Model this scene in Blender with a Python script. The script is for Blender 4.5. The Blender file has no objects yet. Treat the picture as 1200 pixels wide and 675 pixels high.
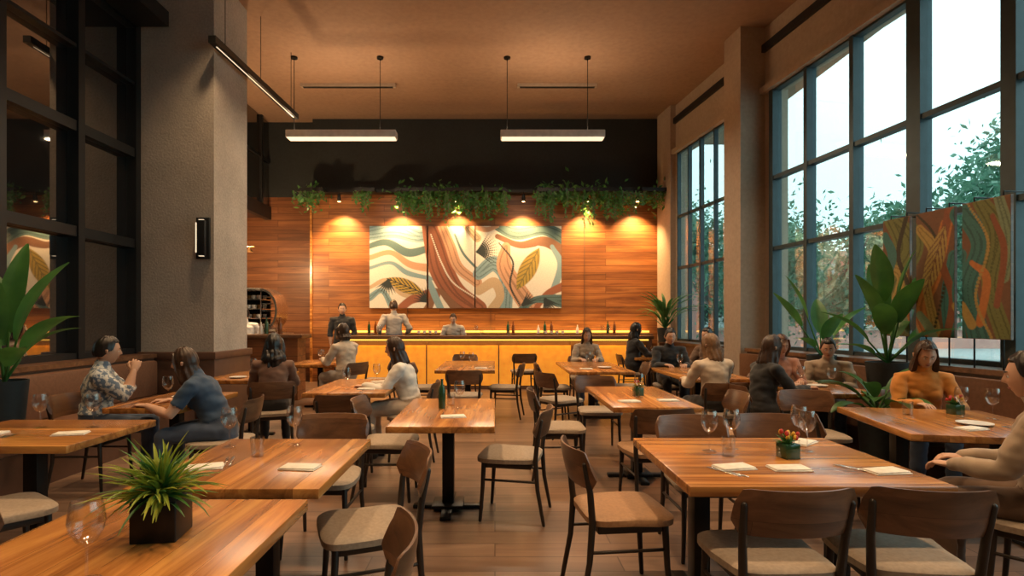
import bpy, bmesh, math, random
import numpy as np
from mathutils import Vector, Matrix, noise
random.seed(7); np.random.seed(7)
R=math.radians
scene=bpy.context.scene
COL=scene.collection

# ------------------------------------------------------------------ mesh builder
class MB:
    def __init__(s): s.v=[]; s.f=[]; s.m=[]; s.s=[]
    def add(s,vs,fs,mat=0,smooth=False,M=None):
        o=len(s.v)
        if M is not None: vs=[M@Vector(p) for p in vs]
        s.v.extend([tuple(p) for p in vs])
        for f in fs:
            s.f.append(tuple(i+o for i in f)); s.m.append(mat); s.s.append(smooth)
    def box(s,a,b,mat=0,bev=0,M=None,seg=2):
        a=Vector(a); b=Vector(b)
        lo=Vector((min(a[i],b[i]) for i in range(3))); hi=Vector((max(a[i],b[i]) for i in range(3)))
        if bev<=0:
            vs=[(x,y,z) for z in (lo.z,hi.z) for y in (lo.y,hi.y) for x in (lo.x,hi.x)]
            s.add(vs,[(0,2,3,1),(4,5,7,6),(0,1,5,4),(2,6,7,3),(0,4,6,2),(1,3,7,5)],mat,False,M); return
        bm=bmesh.new(); bmesh.ops.create_cube(bm,size=1)
        for v in bm.verts: v.co=Vector(((v.co.x+.5)*(hi.x-lo.x)+lo.x,(v.co.y+.5)*(hi.y-lo.y)+lo.y,(v.co.z+.5)*(hi.z-lo.z)+lo.z))
        bmesh.ops.bevel(bm,geom=bm.edges[:]+bm.verts[:],offset=bev,segments=seg,profile=.5,affect='EDGES')
        bm.verts.index_update()
        s.add([v.co.copy() for v in bm.verts],[[v.index for v in f.verts] for f in bm.faces],mat,True,M); bm.free()
    def lathe(s,prof,seg=20,mat=0,M=None,smooth=True):
        vs=[];fs=[]
        for r,z in prof:
            for k in range(seg):
                a=2*math.pi*k/seg; vs.append((r*math.cos(a),r*math.sin(a),z))
        for i in range(len(prof)-1):
            for k in range(seg):
                k2=(k+1)%seg; fs.append((i*seg+k,i*seg+k2,(i+1)*seg+k2,(i+1)*seg+k))
        s.add(vs,fs,mat,smooth,M)
    def tube(s,pts,rad,seg=10,mat=0,fwd=None,M=None,cap=True):
        pts=[Vector(p) for p in pts]; n=len(pts)
        rr=[(r,r) if not isinstance(r,(tuple,list)) else r for r in rad]
        rings=[]
        fw=Vector(fwd) if fwd is not None else None
        prev=None
        T=[]
        for i in range(n):
            a=pts[max(i-1,0)]; b=pts[min(i+1,n-1)]
            T.append((b-a).normalized())
        def frame(t):
            nonlocal prev
            ref=fw if fw is not None else (prev if prev is not None else (Vector((0,0,1)) if abs(t.z)<.9 else Vector((0,1,0))))
            side=t.cross(ref)
            if side.length<1e-5: side=t.cross(Vector((1,0,0)))
            side.normalize(); nn=side.cross(t).normalized(); prev=nn
            return side,nn
        fr=[frame(t) for t in T]
        def ring(p,sd,nn,a,b): rings.append([p+sd*a*math.cos(2*math.pi*k/seg)+nn*b*math.sin(2*math.pi*k/seg) for k in range(seg)])
        if cap:
            a,b=rr[0]; m=min(a,b)
            for ph in (80,45): ring(pts[0]-T[0]*m*math.sin(R(ph)),*fr[0],a*math.cos(R(ph)),b*math.cos(R(ph)))
        for i in range(n): ring(pts[i],*fr[i],*rr[i])
        if cap:
            a,b=rr[-1]; m=min(a,b)
            for ph in (45,80): ring(pts[-1]+T[-1]*m*math.sin(R(ph)),*fr[-1],a*math.cos(R(ph)),b*math.cos(R(ph)))
        vs=[p for r in rings for p in r]; fs=[]
        for i in range(len(rings)-1):
            for k in range(seg):
                k2=(k+1)%seg; fs.append((i*seg+k,(i+1)*seg+k,(i+1)*seg+k2,i*seg+k2))
        L=len(rings)-1
        fs.append(tuple(range(seg))); fs.append(tuple(L*seg+k for k in reversed(range(seg))))
        s.add(vs,fs,mat,True,M)
    def grid(s,P,mat=0,smooth=True,M=None):
        nr=len(P); nc=len(P[0]); vs=[p for r in P for p in r]
        fs=[(i*nc+j,i*nc+j+1,(i+1)*nc+j+1,(i+1)*nc+j) for i in range(nr-1) for j in range(nc-1)]
        s.add(vs,fs,mat,smooth,M)
    def mesh(s,name,mats,angle=40):
        me=bpy.data.meshes.new(name); me.from_pydata(s.v,[],s.f)
        for m in mats: me.materials.append(m)
        me.polygons.foreach_set('material_index',s.m); me.polygons.foreach_set('use_smooth',s.s)
        me.update()
        if any(s.s): me.set_sharp_from_angle(angle=R(angle))
        return me
    def obj(s,name,mats,loc=(0,0,0),rz=0,angle=40):
        return inst(name,s.mesh(name,mats,angle),loc,rz)
def inst(name,me,loc=(0,0,0),rz=0,sc=1):
    o=bpy.data.objects.new(name,me); o.location=loc; o.rotation_euler=(0,0,R(rz)); o.scale=(sc,sc,sc); COL.objects.link(o); return o

# ------------------------------------------------------------------ materials
def newmat(name):
    m=bpy.data.materials.new(name); m.use_nodes=True; nt=m.node_tree
    return m,nt,nt.nodes,nt.links,nt.nodes['Principled BSDF']
def pm(name,col,rough=.5,metal=0,em=None,es=0,coat=0,var=.12,vs=8,spec=.5,sheen=0,bump=0):
    m,nt,N,L,b=newmat(name)
    b.inputs['Roughness'].default_value=rough; b.inputs['Metallic'].default_value=metal
    b.inputs['Coat Weight'].default_value=coat; b.inputs['Specular IOR Level'].default_value=spec
    b.inputs['Sheen Weight'].default_value=sheen
    tc=N.new('ShaderNodeTexCoord'); n=N.new('ShaderNodeTexNoise'); n.inputs['Scale'].default_value=vs; n.inputs['Detail'].default_value=4
    L.new(tc.outputs['Object'],n.inputs['Vector'])
    r=N.new('ShaderNodeValToRGB'); r.color_ramp.elements[0].position=.3; r.color_ramp.elements[1].position=.7
    r.color_ramp.elements[0].color=[c*(1-var) for c in col]+[1]; r.color_ramp.elements[1].color=[min(1,c*(1+var)) for c in col]+[1]
    L.new(n.outputs['Fac'],r.inputs['Fac']); L.new(r.outputs['Color'],b.inputs['Base Color'])
    if bump:
        bp=N.new('ShaderNodeBump'); bp.inputs['Strength'].default_value=bump; bp.inputs['Distance'].default_value=.01
        L.new(n.outputs['Fac'],bp.inputs['Height']); L.new(bp.outputs['Normal'],b.inputs['Normal'])
    if em: b.inputs['Emission Color'].default_value=(*em,1); b.inputs['Emission Strength'].default_value=es
    return m
def wood(name,c1,c2,c3,order='yxz',sc=5,rough=.35,coat=.2,stretch=.1,plank=None,bump=.15):
    m,nt,N,L,b=newmat(name)
    tc=N.new('ShaderNodeTexCoord'); sp=N.new('ShaderNodeSeparateXYZ'); L.new(tc.outputs['Object'],sp.inputs[0])
    cb=N.new('ShaderNodeCombineXYZ')
    for i,a in enumerate(order): L.new(sp.outputs['XYZ'.index(a.upper())],cb.inputs[i])
    oi=N.new('ShaderNodeObjectInfo'); ad=N.new('ShaderNodeVectorMath'); ad.operation='ADD'
    ml=N.new('ShaderNodeMath'); ml.operation='MULTIPLY'; ml.inputs[1].default_value=37
    L.new(oi.outputs['Random'],ml.inputs[0])
    if plank is None:
        L.new(cb.outputs[0],ad.inputs[0]); L.new(ml.outputs[0],ad.inputs[1]); base=ad.outputs[0]
    else: base=cb.outputs[0]
    mp=N.new('ShaderNodeMapping'); mp.inputs['Scale'].default_value=(stretch,1,1); L.new(base,mp.inputs['Vector'])
    vec=mp.outputs[0]
    bk=N.new('ShaderNodeTexBrick'); bw,bh=(plank or (6,.14))
    bk.inputs['Scale'].default_value=1; bk.inputs['Brick Width'].default_value=bw; bk.inputs['Row Height'].default_value=bh
    bk.inputs['Mortar Size'].default_value=.004 if plank else .0006; bk.inputs['Bias'].default_value=0
    bk.inputs['Color1'].default_value=(0,0,0,1); bk.inputs['Color2'].default_value=(1,1,1,1); bk.inputs['Mortar'].default_value=(.5,.5,.5,1)
    L.new(base,bk.inputs['Vector'])
    a2=N.new('ShaderNodeVectorMath'); a2.operation='MULTIPLY_ADD'; a2.inputs[1].default_value=(7,7,7)
    L.new(bk.outputs['Color'],a2.inputs[0]); L.new(vec,a2.inputs[2])
    n1=N.new('ShaderNodeTexNoise'); n1.inputs['Scale'].default_value=sc; n1.inputs['Detail'].default_value=8; n1.inputs['Roughness'].default_value=.65; n1.inputs['Distortion'].default_value=1.2
    L.new(a2.outputs[0],n1.inputs['Vector'])
    r=N.new('ShaderNodeValToRGB'); e=r.color_ramp.elements
    e[0].position=.30; e[0].color=(*c1,1); e[1].position=.70; e[1].color=(*c3,1); k=e.new(.5); k.color=(*c2,1)
    L.new(n1.outputs['Fac'],r.inputs['Fac'])
    hs=N.new('ShaderNodeHueSaturation'); L.new(r.outputs['Color'],hs.inputs['Color'])
    mr=N.new('ShaderNodeMapRange'); mr.inputs['To Min'].default_value=.72; mr.inputs['To Max'].default_value=1.22
    L.new(bk.outputs['Color'],mr.inputs['Value']); L.new(mr.outputs[0],hs.inputs['Value'])
    mx=N.new('ShaderNodeMixRGB'); mx.blend_type='MULTIPLY'; mx.inputs['Color2'].default_value=(.3,.26,.24,1)
    L.new(bk.outputs['Fac'],mx.inputs['Fac']); L.new(hs.outputs['Color'],mx.inputs['Color1'])
    L.new(mx.outputs[0],b.inputs['Base Color'])
    b.inputs['Roughness'].default_value=rough; b.inputs['Coat Weight'].default_value=coat; b.inputs['Coat Roughness'].default_value=.25
    bp=N.new('ShaderNodeBump'); bp.inputs['Strength'].default_value=bump; bp.inputs['Distance'].default_value=.005
    L.new(n1.outputs['Fac'],bp.inputs['Height']); L.new(bp.outputs['Normal'],b.inputs['Normal'])
    return m
def concrete(name,c1,c2,sc=1.2,rough=.85,bump=.4):
    m,nt,N,L,b=newmat(name)
    tc=N.new('ShaderNodeTexCoord')
    n1=N.new('ShaderNodeTexNoise'); n1.inputs['Scale'].default_value=sc; n1.inputs['Detail'].default_value=8; n1.inputs['Roughness'].default_value=.6
    n2=N.new('ShaderNodeTexNoise'); n2.inputs['Scale'].default_value=sc*22; n2.inputs['Detail'].default_value=5
    L.new(tc.outputs['Object'],n1.inputs['Vector']); L.new(tc.outputs['Object'],n2.inputs['Vector'])
    md=N.new('ShaderNodeMath'); md.operation='MULTIPLY_ADD'; md.inputs[1].default_value=.45; 
    L.new(n2.outputs['Fac'],md.inputs[0]); 
    m2=N.new('ShaderNodeMath'); m2.operation='MULTIPLY'; m2.inputs[1].default_value=.55; L.new(n1.outputs['Fac'],m2.inputs[0]); L.new(m2.outputs[0],md.inputs[2])
    r=N.new('ShaderNodeValToRGB'); r.color_ramp.elements[0].position=.35; r.color_ramp.elements[1].position=.65
    r.color_ramp.elements[0].color=(*c1,1); r.color_ramp.elements[1].color=(*c2,1)
    L.new(md.outputs[0],r.inputs['Fac']); L.new(r.outputs['Color'],b.inputs['Base Color']); b.inputs['Roughness'].default_value=rough
    bp=N.new('ShaderNodeBump'); bp.inputs['Strength'].default_value=bump; bp.inputs['Distance'].default_value=.02
    L.new(md.outputs[0],bp.inputs['Height']); L.new(bp.outputs['Normal'],b.inputs['Normal'])
    return m
def thinglass(name,tint,fac,rough=.02,slope=.6):
    m,nt,N,L,b=newmat(name); N.remove(b); out=N['Material Output']
    t=N.new('ShaderNodeBsdfTransparent'); t.inputs[0].default_value=(*tint,1)
    g=N.new('ShaderNodeBsdfGlossy'); g.inputs['Roughness'].default_value=rough
    mx=N.new('ShaderNodeMixShader')
    lw=N.new('ShaderNodeLayerWeight'); lw.inputs['Blend'].default_value=.35
    mm=N.new('ShaderNodeMath'); mm.operation='MULTIPLY_ADD'; mm.inputs[1].default_value=slope; mm.inputs[2].default_value=fac
    L.new(lw.outputs['Facing'],mm.inputs[0]); L.new(mm.outputs[0],mx.inputs[0])
    L.new(t.outputs[0],mx.inputs[1]); L.new(g.outputs[0],mx.inputs[2]); L.new(mx.outputs[0],out.inputs[0]); return m
def paintmat(name):
    m,nt,N,L,b=newmat(name); a=N.new('ShaderNodeAttribute'); a.attribute_name='Col'
    n=N.new('ShaderNodeTexNoise'); n.inputs['Scale'].default_value=40; tc=N.new('ShaderNodeTexCoord'); L.new(tc.outputs['Object'],n.inputs[0])
    hs=N.new('ShaderNodeHueSaturation'); mr=N.new('ShaderNodeMapRange'); mr.inputs['To Min'].default_value=.8; mr.inputs['To Max'].default_value=1.2
    L.new(n.outputs['Fac'],mr.inputs['Value']); L.new(mr.outputs[0],hs.inputs['Value']); L.new(a.outputs['Color'],hs.inputs['Color'])
    L.new(hs.outputs[0],b.inputs['Base Color']); b.inputs['Roughness'].default_value=.7; return m
def leafmat(name,c1,c2,trans=.25):
    m=pm(name,c1,.4,var=.3,vs=3); 
    nt=m.node_tree; N=nt.nodes;L=nt.links
    r=[n for n in N if n.type=='VALTORGB'][0]; r.color_ramp.elements[0].color=(*c1,1); r.color_ramp.elements[1].color=(*c2,1)
    b=N['Principled BSDF']; tr=N.new('ShaderNodeBsdfTranslucent'); L.new(r.outputs[0],tr.inputs[0]); mx=N.new('ShaderNodeMixShader'); mx.inputs[0].default_value=trans
    L.new(b.outputs[0],mx.inputs[1]); L.new(tr.outputs[0],mx.inputs[2]); L.new(mx.outputs[0],N['Material Output'].inputs[0]); return m

M_table=wood('table_oak',(.17,.052,.012),(.44,.175,.042),(.70,.33,.085),'yxz',9,.27,.4,.08)
M_tableX=wood('table_oak_cross',(.17,.052,.012),(.44,.175,.042),(.70,.33,.085),'xyz',9,.27,.4,.08)
M_wall=wood('wall_walnut',(.13,.042,.013),(.29,.105,.03),(.44,.18,.052),'xzy',7,.45,.1,.07,(2.6,.16))
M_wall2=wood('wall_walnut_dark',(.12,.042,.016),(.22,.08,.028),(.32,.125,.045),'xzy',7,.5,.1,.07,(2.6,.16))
M_floor=wood('floor_planks',(.14,.082,.053),(.215,.13,.085),(.285,.18,.12),'xyz',4,.34,.12,.12,(1.5,.2),.1)
M_ceil=concrete('ceiling_plaster',(.28,.175,.115),(.37,.235,.155),.5,.8,.15)
M_conc=concrete('pillar_concrete',(.36,.32,.27),(.54,.48,.41),1.6,.9,.6)
M_beige=concrete('plaster_beige',(.36,.28,.21),(.46,.36,.275),.8,.85,.15)
M_char=concrete('charcoal_plaster',(.014,.018,.020),(.024,.030,.032),1,.7,.1)
M_brown=pm('brown_panel',(.12,.06,.038),.5,coat=.1)
M_leather=pm('brown_leather',(.19,.09,.05),.45,bump=.2,vs=30)
M_frame=pm('window_frame_slate',(.035,.060,.072),.45,.2)
M_fblack=pm('frame_black',(.016,.017,.018),.45,.2)
M_black=pm('black_metal',(.014,.014,.014),.4,.5)
M_legs=pm('chair_leg_dark',(.024,.017,.013),.4)
M_cback=wood('chair_back_wood',(.08,.036,.018),(.15,.068,.032),(.22,.105,.05),'xzy',10,.35,.3,.2)
M_seat=pm('seat_taupe',(.34,.265,.195),.75,bump=.15,vs=60)
M_seat2=pm('seat_tan',(.36,.20,.10),.55,bump=.15,vs=60)
M_glass=thinglass('window_glass',(.80,.94,.94),.02)
M_wine=thinglass('glassware',(.96,.96,.96),.04,.02,.45)
M_white=pm('ceramic_white',(.75,.73,.69),.35)
M_napkin=pm('napkin_linen',(.72,.68,.6),.9,bump=.3,vs=40)
M_steel=pm('steel',(.6,.6,.6),.25,1)
M_brass=pm('bronze',(.25,.14,.06),.35,.9)
def darkglass():
    m,nt,N,L,b=newmat('dark_window_glass'); b.inputs['Base Color'].default_value=(.015,.013,.013,1); b.inputs['Roughness'].default_value=.04
    g=N.new('ShaderNodeBsdfGlossy'); g.inputs['Roughness'].default_value=.015; g.inputs['Color'].default_value=(.9,.85,.8,1)
    n=N.new('ShaderNodeTexNoise'); n.inputs['Scale'].default_value=.6
    mr=N.new('ShaderNodeMapRange'); mr.inputs['To Min'].default_value=.22; mr.inputs['To Max'].default_value=.32; L.new(n.outputs['Fac'],mr.inputs[0])
    mx=N.new('ShaderNodeMixShader'); L.new(mr.outputs[0],mx.inputs[0]); L.new(b.outputs[0],mx.inputs[1]); L.new(g.outputs[0],mx.inputs[2]); L.new(mx.outputs[0],N['Material Output'].inputs[0]); return m
M_dglass=darkglass()
M_leaf=leafmat('leaf_green',(.03,.13,.035),(.10,.29,.06))
M_leafd=leafmat('leaf_dark',(.02,.08,.02),(.07,.18,.04))
M_leafy=leafmat('leaf_yellow',(.13,.26,.03),(.45,.48,.07))
M_leafo=leafmat('leaf_outdoor',(.10,.25,.17),(.20,.37,.24),.4)
M_leafp=leafmat('leaf_outdoor_dark',(.04,.14,.09),(.11,.24,.15),.4)
M_bark=pm('bark',(.16,.13,.11),.9)
M_soil=pm('soil',(.03,.02,.015),.95)
M_lampw=pm('lamp_diffuser',(.9,.8,.65),.5,em=(1,.78,.52),es=1.1)
M_lamph=pm('spot_lens',(1,.7,.4),.5,em=(1,.62,.27),es=14)
M_glow=pm('backlit_onyx',(.6,.24,.03),.4,em=(1,.34,.03),es=.50,var=.3)
M_led=pm('led_strip',(1,.6,.2),.4,em=(1,.52,.08),es=1.6)
M_green=pm('bottle_green',(.02,.07,.03),.1,coat=.5)
M_amber=pm('bottle_amber',(.16,.05,.01),.1,coat=.5)
M_red=pm('flower_red',(.5,.04,.03),.6)
M_yel=pm('flower_yellow',(.7,.42,.04),.6)

# ------------------------------------------------------------------ room
CH=6.19; YB=13.0; YF=-3.0
S=1/math.sqrt(1+.12**2)
def RW(Y,off,Z): return Vector((5.46-.12*Y-off*S, Y-off*.12*S, Z))
def rwbox(mb,Ya,Yb,o0,o1,Z0,Z1,mat=0):
    vs=[RW(Y,o,Z) for Z in (Z0,Z1) for o in (o0,o1) for Y in (Ya,Yb)]
    mb.add(vs,[(0,2,3,1),(4,5,7,6),(0,1,5,4),(2,6,7,3),(0,4,6,2),(1,3,7,5)],mat)
b=MB(); b.box((-9,YF,-.15),(6.3,YB+2,0)); b.obj('floor',[M_floor])
b=MB(); b.box((-9,YF,CH),(6.3,YB+2,CH+.2)); b.obj('ceiling',[M_ceil])
b=MB(); b.box((-4.3,YB+.02,0),(4.1,YB+.3,4.39),0); b.box((-4.3,YB+.08,4.39),(4.1,YB+.3,CH),1)
b.obj('wall_back',[M_wall,M_char])
b=MB(); b.box((-9,YB+.3,0),(-4.0,YB+.5,4.39),0); b.box((-9,YB+.3,4.39),(-4.0,YB+.5,CH),1); b.obj('wall_recess',[M_wall2,M_char])
b=MB(); 
for X in (-2.05,-.1,2.1): b.box((X-.006,YB,1.1),(X+.006,YB+.03,4.39))
b.box((-4.33,YB-.03,0),(-4.28,YB+.05,4.42),1); b.obj('trim_1',[M_brown,M_tableX])  # corner strip in lighter wood: its lit look is put into the colour
b=MB(); b.box((-4.3,12.78,4.39),(3.9,YB+.08,4.46)); b.obj('trim_2',[M_fblack])
b=MB(); b.box((-9,YF-.2,0),(6.3,YF,CH)); b.obj('wall_front',[M_beige])
b=MB()
rwbox(b,12.1,YB+.3,-.3,0,0,CH); rwbox(b,YF,12.1,-.3,0,5.15,CH); rwbox(b,YF,12.1,-.3,0,0,.98); rwbox(b,8.85,10.0,-.3,0,.98,5.15)
b.obj('wall_right',[M_beige])
b=MB(); rwbox(b,9.0,9.5,0,.42,0,CH); b.obj('pillar_right',[M_beige])
b=MB(); rwbox(b,12.25,12.95,0,.12,0,CH); b.obj('pillar_corner',[M_beige])
b=MB(); rwbox(b,YF,9.0,0,.06,5.78,5.9); rwbox(b,9.5,12.25,0,.06,5.78,5.9); b.obj('trim_3',[M_fblack])
b=MB(); rwbox(b,YF,9.0,0,.1,5.1,5.2); rwbox(b,9.5,12.25,0,.1,5.1,5.2); b.obj('trim_4',[M_beige])
def winframe(name,ys,zs,thick={},w=.035,dp=.12):
    b=MB(); lo,hi=min(ys),max(ys)
    for y in ys:
        t=thick.get(y,w); rwbox(b,y-t,y+t,-dp,.03,.98,5.15)
    for z in zs: rwbox(b,lo,hi,-dp*.8,.015,z-.03,z+.03)
    rwbox(b,lo,hi,-.065,-.055,.98,5.15,1)
    return b.obj(name,[M_frame,M_glass])
winframe('window_1',[8.8,8.0,7.13,6.22,5.2,4.2,3.2,2.2,1.2,.2,-.8,-1.8,-2.8],[1.02,2.58,3.7,5.1],{8.8:.05,6.22:.09,5.2:.07,3.2:.07,.2:.07})
winframe('window_2',[12.1,11.6,11.1,10.55,10.03],[1.02,2.58,3.7,5.1],{11.1:.03},.018,.05)
b=MB(); rwbox(b,YF,8.95,.01,.34,0,.95,0); rwbox(b,YF,8.95,.01,.38,.95,1.0,1); b.obj('window_ledge',[M_brown,M_cback])
b=MB(); rwbox(b,9.55,12.2,.01,.4,0,.95,0); rwbox(b,9.55,12.2,.01,.44,.95,1.0,1); b.obj('window_ledge',[M_brown,M_cback])
b=MB(); rwbox(b,1.0,8.9,.40,.95,0,.34,0); rwbox(b,1.0,8.9,.40,.98,.34,.47,1); rwbox(b,1.0,8.9,.39,.5,.47,.92,1); b.obj('banquette_bench',[M_brown,M_leather])
XL=-4.85
b=MB(); b.box((XL-.3,YF,0),(XL,7.5,.98),0); b.box((XL-.3,YF,5.45),(XL,7.5,CH),1); b.obj('wall_left',[M_brown,M_char])
b=MB()
for y in (7.44,6.42,5.38,4.3,3.2,2.1,1.0,-.1,-1.2,-2.3): 
    b.box((XL-.1,y-.05,.98),(XL+.07,y+.05,5.45))
for z,t in ((1.02,.05),(2.47,.06),(3.68,.06),(4.6,.02),(5.4,.06)): b.box((XL-.08,YF,z-t),(XL+.05,7.5,z+t))
b.box((XL-.12,YF,.98),(XL-.06,7.5,5.45),1)
b.obj('window_3',[M_fblack,M_dglass])
b=MB(); b.box((XL+.07,YF,5.36),(XL+.5,7.4,5.56)); b.obj('trim_5',[M_fblack])
b=MB(); b.box((-4.86,7.5,0),(-3.8,8.5,CH)); b.obj('pillar_left',[M_conc])
b=MB(); b.box((-4.9,7.44,.0),(-3.76,8.54,.95),bev=.01); b.box((-4.92,7.42,.92),(-3.74,8.56,1.02),bev=.01); b.obj('trim_6',[M_brown])
b=MB(); b.box((XL+.01,0,0),(XL+.3,7.4,.95),0); b.box((XL+.01,0,.95),(XL+.34,7.4,1.0),2); b.box((XL+.3,0,0),(XL+.9,7.3,.34),0); b.box((XL+.3,0,.34),(XL+.93,7.3,.47),1,.03); b.box((XL+.28,0,.47),(XL+.42,7.3,.92),1,.03)
b.obj('banquette_bench',[M_brown,M_leather,M_cback])
b=MB(); b.box((-9,8.5,0),(-8.8,YB+.3,CH)); b.obj('wall_left_recess',[M_wall2])
b=MB(); b.box((-8.8,8.3,0),(-4.87,8.5,CH)); b.obj('wall_left_return',[M_char])
b=MB(); b.box((-8.79,8.51,3.9),(-5.4,YB+.29,4.1),0); b.box((-5.5,8.51,3.85),(-5.36,YB+.29,4.15),1); b.box((-5.46,8.51,4.15),(-5.42,YB+.29,CH-.01),2)
for y in (9.5,10.6,11.7,12.8): b.box((-5.5,y-.04,4.1),(-5.36,y+.04,CH-.01),1)
b.box((-5.48,8.51,5.2),(-5.38,YB+.29,5.26),1)
b.obj('mezzanine',[M_brown,M_fblack,M_dglass])

# ------------------------------------------------------------------ lights helper
def light(name,kind,loc,energy,col,aim=None,**kw):
    l=bpy.data.lights.new(name,kind); l.energy=energy; l.color=col
    for k,v in kw.items(): setattr(l,k,v)
    o=bpy.data.objects.new(name,l); o.location=loc; COL.objects.link(o)
    if aim is not None: o.rotation_euler=(Vector(aim)-Vector(loc)).to_track_quat('-Z','Y').to_euler()
    return o
WARM=(1,.65,.35)
for x0,x1,y0 in ((-3.74,-1.77,10.0),(.1,1.97,10.0)):
    cx=(x0+x1)/2; w=(x1-x0)/2
    b=MB(); b.box((-w,-.11,.0),(w,.11,.13),0,.012); b.box((-w+.02,-.1,-.012),(w-.02,.1,.002),1); b.box((-w+.02,-.08,.128),(w-.02,.08,.136),1)
    for sx in (-w+.12,w-.3):
        b.tube([(sx,0,.12),(sx,0,CH-4.72-.02)],[.006,.006],6,2); b.lathe([(0,CH-4.721),(.06,CH-4.721),(.06,CH-4.75),(0,CH-4.75)],14,2,Matrix.Translation((sx,0,0)))
    b.obj('pendant_light',[M_white,M_lampw,M_black],(cx,y0,4.72))
    light('pendant_glow','AREA',(cx,y0,4.69),85,(1,.76,.50),(cx,y0,0),shape='RECTANGLE',size=w*2,size_y=.2)
    light('added_ceiling_fill','AREA',(cx,y0,4.88),20,(1,.68,.40),(cx,y0,9),shape='RECTANGLE',size=w*2,size_y=.15)  # extra upward lamp, added to brighten the ceiling
for x0,x1 in ((-3.9,-2.0),(.45,2.05)):
    b=MB(); b.box((x0,11.1,CH-.06),(x1,11.2,CH-.001),0); b.box((x0+.05,11.12,CH-.07),(x1-.05,11.18,CH-.058),1); b.obj('ceiling_vent',[M_beige,M_fblack])
def track(p0,p1):
    b=MB(); p0=Vector(p0);p1=Vector(p1)
    d=(p1-p0).normalized(); sd=Vector((d.y,-d.x,0)).normalized()*.05; up=Vector((0,0,.09))
    vs=[p+a*sd+c*up for p in (p0,p1) for a in (-1,1) for c in (0,1)]
    b.add(vs,[(0,1,3,2),(4,6,7,5),(0,2,6,4),(1,5,7,3),(0,4,5,1),(2,3,7,6)],0)
    sd2=sd*.16; dn=Vector((0,0,-.004)); a0=p0.lerp(p1,.04); a1=p0.lerp(p1,.96)
    b.add([a0-sd2+dn,a0+sd2+dn,a1+sd2+dn,a1-sd2+dn],[(0,1,2,3)],1)
    for t in (.12,.5,.92): q=p0.lerp(p1,t); b.tube([q+up,(q.x,q.y,CH-.01)],[.005,.005],6,0)
    b.obj('track_light',[M_black,M_lampw])
track((-3.70,7.25,5.08),(-3.6,10.04,5.08))
for x in (-3.55,-2.2,-.88,.65,2.1,3.25):
    b=MB(); b.tube([(0,0,.12),(0,0,.02)],[.012,.012],8,0); b.tube([(0,0,.03),(0,.015,-.07)],[.035,.045],12,0); b.lathe([(0,0),(.036,0)],12,1,Matrix.Translation((0,.018,-.125)))
    b.obj('spot_lamp',[M_black,M_lamph],(x,12.62,4.27))
    light('spot_beam','SPOT',(x,12.60,4.08),430,(1,.57,.23),(x,12.96,2.7),spot_size=R(105),spot_blend=.85,shadow_soft_size=.04)
for X in (-3.2,-1.1,1.1,3.2):  # unseen downlight grid, added to fill the room with warm light
    for Y in (1.2,4.0,6.8):
        b=MB(); b.lathe([(.11,-.004),(.13,-.004),(.13,-.02),(.10,-.03),(.10,-.006)],20,0); b.lathe([(0,-.008),(.1,-.008)],20,1)
        b.obj('added_fill_downlight',[M_black,M_lampw],(X,Y,CH))
        light('added_fill_beam','SPOT',(X,Y,CH-.06),300,WARM,(X,Y,0),spot_size=R(92),spot_blend=.9,shadow_soft_size=.12)
b=MB(); b.box((-.09,-.04,-.28),(.09,.0,.28),0,.006); b.box((-.06,-.1,-.24),(.06,-.04,.24),0,.02); b.box((-.03,-.085,.24),(.03,-.05,.246),1); b.box((-.03,-.085,-.246),(.03,-.05,-.24),1); b.box((-.062,-.104,-.2),(-.05,-.098,.2),1)
b.obj('wall_sconce',[M_fblack,M_lampw],(-3.93,7.495,2.55))
b=MB(); b.tube([(-.9,0,0),(.45,0,-.0)],[.012,.012],8,0); b.tube([(.2,0,0),(.2,0,1.0)],[.006,.006],6,0); b.tube([(-.6,0,0),(-.6,0,1.0)],[.006,.006],6,0)
for x in (-.55,-.1,.35): b.lathe([(.012,-.0),(.02,-.04),(.07,-.11),(.062,-.11),(.0,-.05)],14,0,Matrix.Translation((x,0,0))); b.lathe([(0,-.085),(.04,-.085)],12,1,Matrix.Translation((x,0,0)))
b.obj('bar_rail_lamp',[M_brass,M_lamph],(-5.35,11.3,2.95))
light('bar_glow','POINT',(-5.1,10.9,2.75),220,(1,.62,.30),shadow_soft_size=.12)

# ------------------------------------------------------------------ bar
b=MB()
b.box((-3.3,11.5,1.05),(3.3,12.1,1.12),0,.008); b.box((-3.2,11.62,0),(3.2,12.05,1.05),1)
b.box((-2.95,11.6,.08),(1.6,11.62,.92),2)
for x in (-2.95,-1.43,.08,1.6): b.box((x-.012,11.59,0),(x+.012,11.62,1.05),1)
b.box((1.7,11.6,.08),(3.15,11.62,.92),2)
b.box((-3.2,11.55,1.02),(3.2,11.58,1.05),3)
b.box((-3.2,11.6,0),(3.2,11.625,.08),1)
b.obj('bar_counter',[M_cback,M_brown,M_glow,M_led])
light('bar_led','AREA',(0,11.53,1.0),14,(1,.46,.08),(0,11.66,.3),shape='RECTANGLE',size=6,size_y=.05)
b=MB(); b.box((-3.6,12.62,1.08),(3.6,12.98,1.14),0); b.box((-3.6,12.7,0),(3.6,12.98,1.08),1); b.box((-3.6,12.94,1.16),(3.6,12.985,1.20),2)
b.obj('back_bar_shelf',[M_cback,M_brown,M_led])
light('back_led','AREA',(0,12.86,1.2),26,(1,.55,.12),(0,12.99,1.7),shape='RECTANGLE',size=7,size_y=.05)
b=MB(); b.box((-6.6,9.9,1.12),(-3.45,10.45,1.19),0,.008); b.box((-6.5,9.98,0),(-3.55,10.4,1.12),1); b.obj('bar_counter',[M_cback,M_wall2])
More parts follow.
